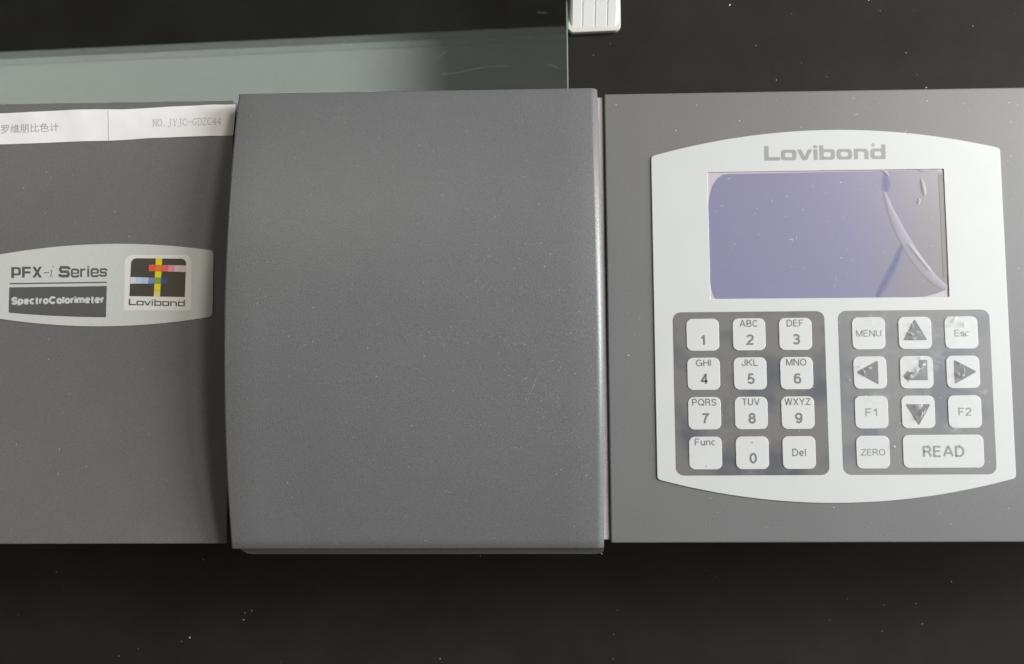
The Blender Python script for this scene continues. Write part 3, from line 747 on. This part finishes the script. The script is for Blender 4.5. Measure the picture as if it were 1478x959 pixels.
# square logo
lg = plate('logo_field', [Z3(*q) for q in round_poly([(70, 706), (84, 68), (850, 66), (846, 706)], [0, 90, 90, 0], 8)], NZ - 0.05, NZ + 0.05, M['logo_white'], name_plate)
plate('logo_square', [Z3(*q) for q in round_poly([(135, 542), (156, 104), (792, 110), (774, 552)], [0, 70, 70, 0], 8)], NZ, NZ + 0.08, M['logo_dark'], name_plate)
def tile(x0, y0, x1, y1, mat, sh=-0.055):
    f = lambda x, y: (x + sh * (y - 320), y)
    plate('logo_tile', [Z3(*f(*q)) for q in ((x0, y1), (x0, y0), (x1, y0), (x1, y1))], NZ, NZ + 0.10, M[mat], name_plate)
cx0, cx1 = 429, 501
tile(cx0, 106, cx1, 181, 'yellow'); tile(cx0, 183, cx1, 254, 'orange'); tile(cx0, 256, cx1, 327, 'yellow'); tile(cx0, 329, cx1, 397, 'green')
tile(cx0, 399, cx1, 472, 'yellow'); tile(cx0, 475, cx1, 547, 'lemon')
tile(356, 180, 427, 254, 'red'); tile(503, 183, 573, 256, 'coral'); tile(575, 184, 645, 258, 'pink'); tile(647, 186, 717, 260, 'rose'); tile(719, 188, 787, 262, 'blush')
tile(148, 322, 214, 397, 'ice'); tile(216, 324, 284, 397, 'sky'); tile(286, 326, 357, 397, 'azure'); tile(359, 328, 427, 397, 'cornflower')
plate('logo_tile', [Z3(*q) for q in ((500, 397), (503, 333), (577, 333), (560, 397))], NZ, NZ + 0.10, M['navy'], name_plate)
a0 = Z3(128, 645); a1 = Z3(774, 659); s2 = (a1[0] - a0[0]) / 1173
P = Print(lambda x, y: (a0[0] + x * s2, a0[1] + (a1[1] - a0[1]) * x / 1173 + y * s2 * 0.93, NZ + 0.09))
wordmark(P, 23, 27, 14, 6)
P.build('lettering', M['logo_dark'], name_plate)

# ------------------------------------------------------------ paper asset label along the rear of the left housing
def lift(X, Y):
    return 0.14 + 0.42 * max(0.0, mathutils.noise.noise(Vector((X * 0.075, Y * 0.11, 4.0)))) * (0.5 + 1.2 * min(1.0, abs(Y - 101.9) / 6.5) ** 2)
top_e = [(-20, 165.5), (0, 164), (60, 161), (110, 158.6), (140, 157.9), (175, 158.3), (210, 156.4), (250, 153.8), (300, 152), (341, 150.8)]
bot_e = [(341, 192), (336.5, 195.6), (300, 196.8), (250, 198.3), (215, 199.5), (185, 202), (160, 203.2), (110, 204.4), (60, 206.6), (0, 208.8), (-20, 209.8)]
bm = bmesh.new(); N = 60
def interp(e, x):
    e = sorted(e)
    for a, b in zip(e, e[1:]):
        if a[0] <= x <= b[0]: return a[1] + (b[1] - a[1]) * (x - a[0]) / max(1e-6, b[0] - a[0])
    return e[-1][1]
rows = []
for i in range(N + 1):
    x = -20 + 358.5 * i / N; yt, yb = interp(top_e, x), interp(bot_e[1:], min(x, 336.5)); rw = []
    for j in range(9):
        t = j / 8
        X, Y = on(x if i < N else 340.5 - 4.2 * t, yt + (yb - yt) * t, LTOP + 0.2); rw.append(bm.verts.new(Vector((X, Y, LTOP + lift(X, Y))) * MM))
    rows.append(rw)
for a, b in zip(rows, rows[1:]):
    for j in range(8): bm.faces.new((a[j], a[j + 1], b[j + 1], b[j])).smooth = True
bmesh.ops.recalc_face_normals(bm, faces=bm.faces[:])
for f in bm.faces:
    if f.normal.z < 0: f.normal_flip()
sticker = link('asset_label', from_bm(bm), M['paper'], inst)
LZ = LTOP + 0.3
a = on(1, 193, LZ); b = on(85, 176.5, LZ)
ink = text('lettering', '罗维朋比色计', (a[0] + b[0]) / 2, (a[1] + b[1]) / 2 - 0.1, b[0] - a[0], 3.55, LZ, M['paper_print'], sticker, bold=0.0, rotz=0.024, thick=0.01)
for v in ink.data.vertices: v.co.z += (LTOP + lift(v.co.x / MM, v.co.y / MM) + 0.05 - LZ) * MM
def on_label(x, y):
    X, Y = on(x, y, LZ); return X, Y, LTOP + lift(X, Y) + 0.04
P = Print(on_label); P.stroke([(155.9 + 0.4 * k / 10, 160 + 4.3 * k) for k in range(11)][:-1] + [(156.3, 202.8)], 0.75); P.build('divider_line', M['paper_print'], sticker)
# NO.JYJC-GDZC44 in thin serif capitals (unit cell 10 wide, 14 high, y up)
G = {
 'N': [[(1, 0), (1, 14)], [(1, 14), (7.5, 0)], [(7.5, 0), (7.5, 14)], [(0, 14), (2, 14)], [(0, 0), (2.4, 0)], [(6, 14), (9, 14)]],
 'O': [[(4.5, 14), (2, 12.5), (.8, 9), (.8, 5), (2, 1.5), (4.5, 0), (7, 1.5), (8.2, 5), (8.2, 9), (7, 12.5), (4.5, 14)]],
 '.': [[(3.2, 0), (3.2, 1.6)], [(4, 0), (4, 1.6)]],
 'J': [[(6, 14), (6, 1), (4.5, -1.6), (2, -2), (1, -1)], [(3.6, 14), (8.2, 14)]],
 'Y': [[(.5, 14), (4.6, 7)], [(8.5, 14), (4.6, 7)], [(4.6, 7), (4.6, 0)], [(2.8, 0), (6.4, 0)], [(0, 14), (2.4, 14)], [(6.8, 14), (9, 14)]],
 'C': [[(8, 10.5), (8, 13), (5, 14), (2.2, 12.5), (.9, 9), (.9, 5), (2.2, 1.3), (5, 0), (7.3, 1), (8.4, 3.6)]],
 '-': [[(.2, 7), (8.8, 7)]],
 'G': [[(7.4, 10.5), (7.2, 13), (4.5, 14), (2, 12.4), (.8, 9), (.8, 5), (2, 1.4), (4.5, 0), (7, 1.4), (7, 5.6)], [(5, 5.8), (9, 5.8)]],
 'D': [[(1.6, 0), (1.6, 14)], [(.4, 14), (4.6, 14), (7.2, 12), (8.4, 8.5), (8.4, 5.5), (7.2, 2), (4.6, 0), (.4, 0)]],
 'Z': [[(1.2, 11.5), (1.2, 14), (7.8, 14), (.9, 0), (8, 0), (8.2, 3)]],
 '4': [[(6, 0), (6, 14), (.6, 4), (8.8, 4)], [(4.2, 0), (7.8, 0)]]}
sA = on(220.3, 182.6, LZ); sB = on(320.5, 179.6, LZ); cw = (sB[0] - sA[0]) / 14
def on_ink(x, y):
    X, Y = sA[0] + x * cw / 10, sA[1] + (sB[1] - sA[1]) * x / 140 + y * 2.75 / 14
    return X, Y, LTOP + lift(X, Y) + 0.05
P = Print(on_ink)
for i, ch in enumerate('NO.JYJC-GDZC44'):
    for st in G[ch]: P.stroke([(i * 10 + x, y) for x, y in st], 0.95)
P.build('lettering', M['paper_print'], sticker)

# ------------------------------------------------------------ dust, and lid glints painted as pale specks
random.seed(11)
def dust(name, n, fn, parent, smin, smax, fibre=0.1):
    bm = bmesh.new()
    for _ in range(n):
        x, y, z = fn(); s = smin + (smax - smin) * random.random() ** 3; a = random.random() * 6.28
        el = random.uniform(1.0, 1.8) if random.random() > fibre else random.uniform(4, 9)
        wd = s if el < 3 else s * 0.45
        d = Vector((math.cos(a), math.sin(a))) * s * el; nn = Vector((-math.sin(a), math.cos(a))) * wd
        q = [(x + d.x, y + d.y), (x + nn.x, y + nn.y), (x - d.x, y - d.y), (x - nn.x, y - nn.y)]
        b = [bm.verts.new(Vector((u, v, z)) * MM) for u, v in q]; t = bm.verts.new(Vector((x, y, z + s * 0.3)) * MM)
        for i in range(4): bm.faces.new((b[i], b[(i + 1) % 4], t))
    bmesh.ops.recalc_face_normals(bm, faces=bm.faces[:])
    o = link(name, from_bm(bm), M['dust'], parent); o['kind'] = 'stuff'; return o
def r_bench():
    while True:
        x, y = random.uniform(-300, 300), random.uniform(-210, 240)
        if not (XL - 3 < x < XR + 3 and YF - 3 < y < YR + 3) and not (x < GX + 1 and y > 115) and not (18 < x < 54 and y > 180): return x, y, BZ + 0.02
o = dust('bench_dust', 130, r_bench, None, 0.10, 0.42); o['label'] = 'pale specks of dust scattered over the black bench'; o['category'] = 'dust'
dust('dust_glint_specks', 90, lambda: (random.uniform(XL + 3, LX0 - 3), random.uniform(YF + 2, YR - 16), LTOP + 0.01), inst, 0.06, 0.16)
dust('dust_glint_specks', 330, lambda: (lambda x, y: (x, y, TOP + 0.01))(LX1 + 2 + (188 - LX1) * random.random() ** 0.7, random.uniform(YF + 2, YR - 2)), inst, 0.05, 0.20)
def r_lid():
    x = -110 + 134 * random.random() ** 0.7; y = random.uniform(-60, 108); return x, y, lz(y) + 0.01
dust('dust_glint_specks', 420, r_lid, lid, 0.04, 0.12)
def r_lid_glints():
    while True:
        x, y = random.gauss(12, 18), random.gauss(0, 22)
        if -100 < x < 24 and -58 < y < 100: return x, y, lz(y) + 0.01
dust('dust_glint_specks', 330, r_lid_glints, lid, 0.035, 0.095, 0.0)  # clustered pale specks standing in for glints of the lid coating
dust('dust_glint_specks', 85, lambda: (random.uniform(DX0 + 3, DX1 - 4), random.uniform(DY0 + 2, DY1 - 2), DZ + 0.16), disp, 0.08, 0.22, 0.25)
dust('dust_glint_specks', 40, lambda: (random.uniform(56, 170), random.uniform(-36, 24), PZ + 0.06), inst, 0.08, 0.2)
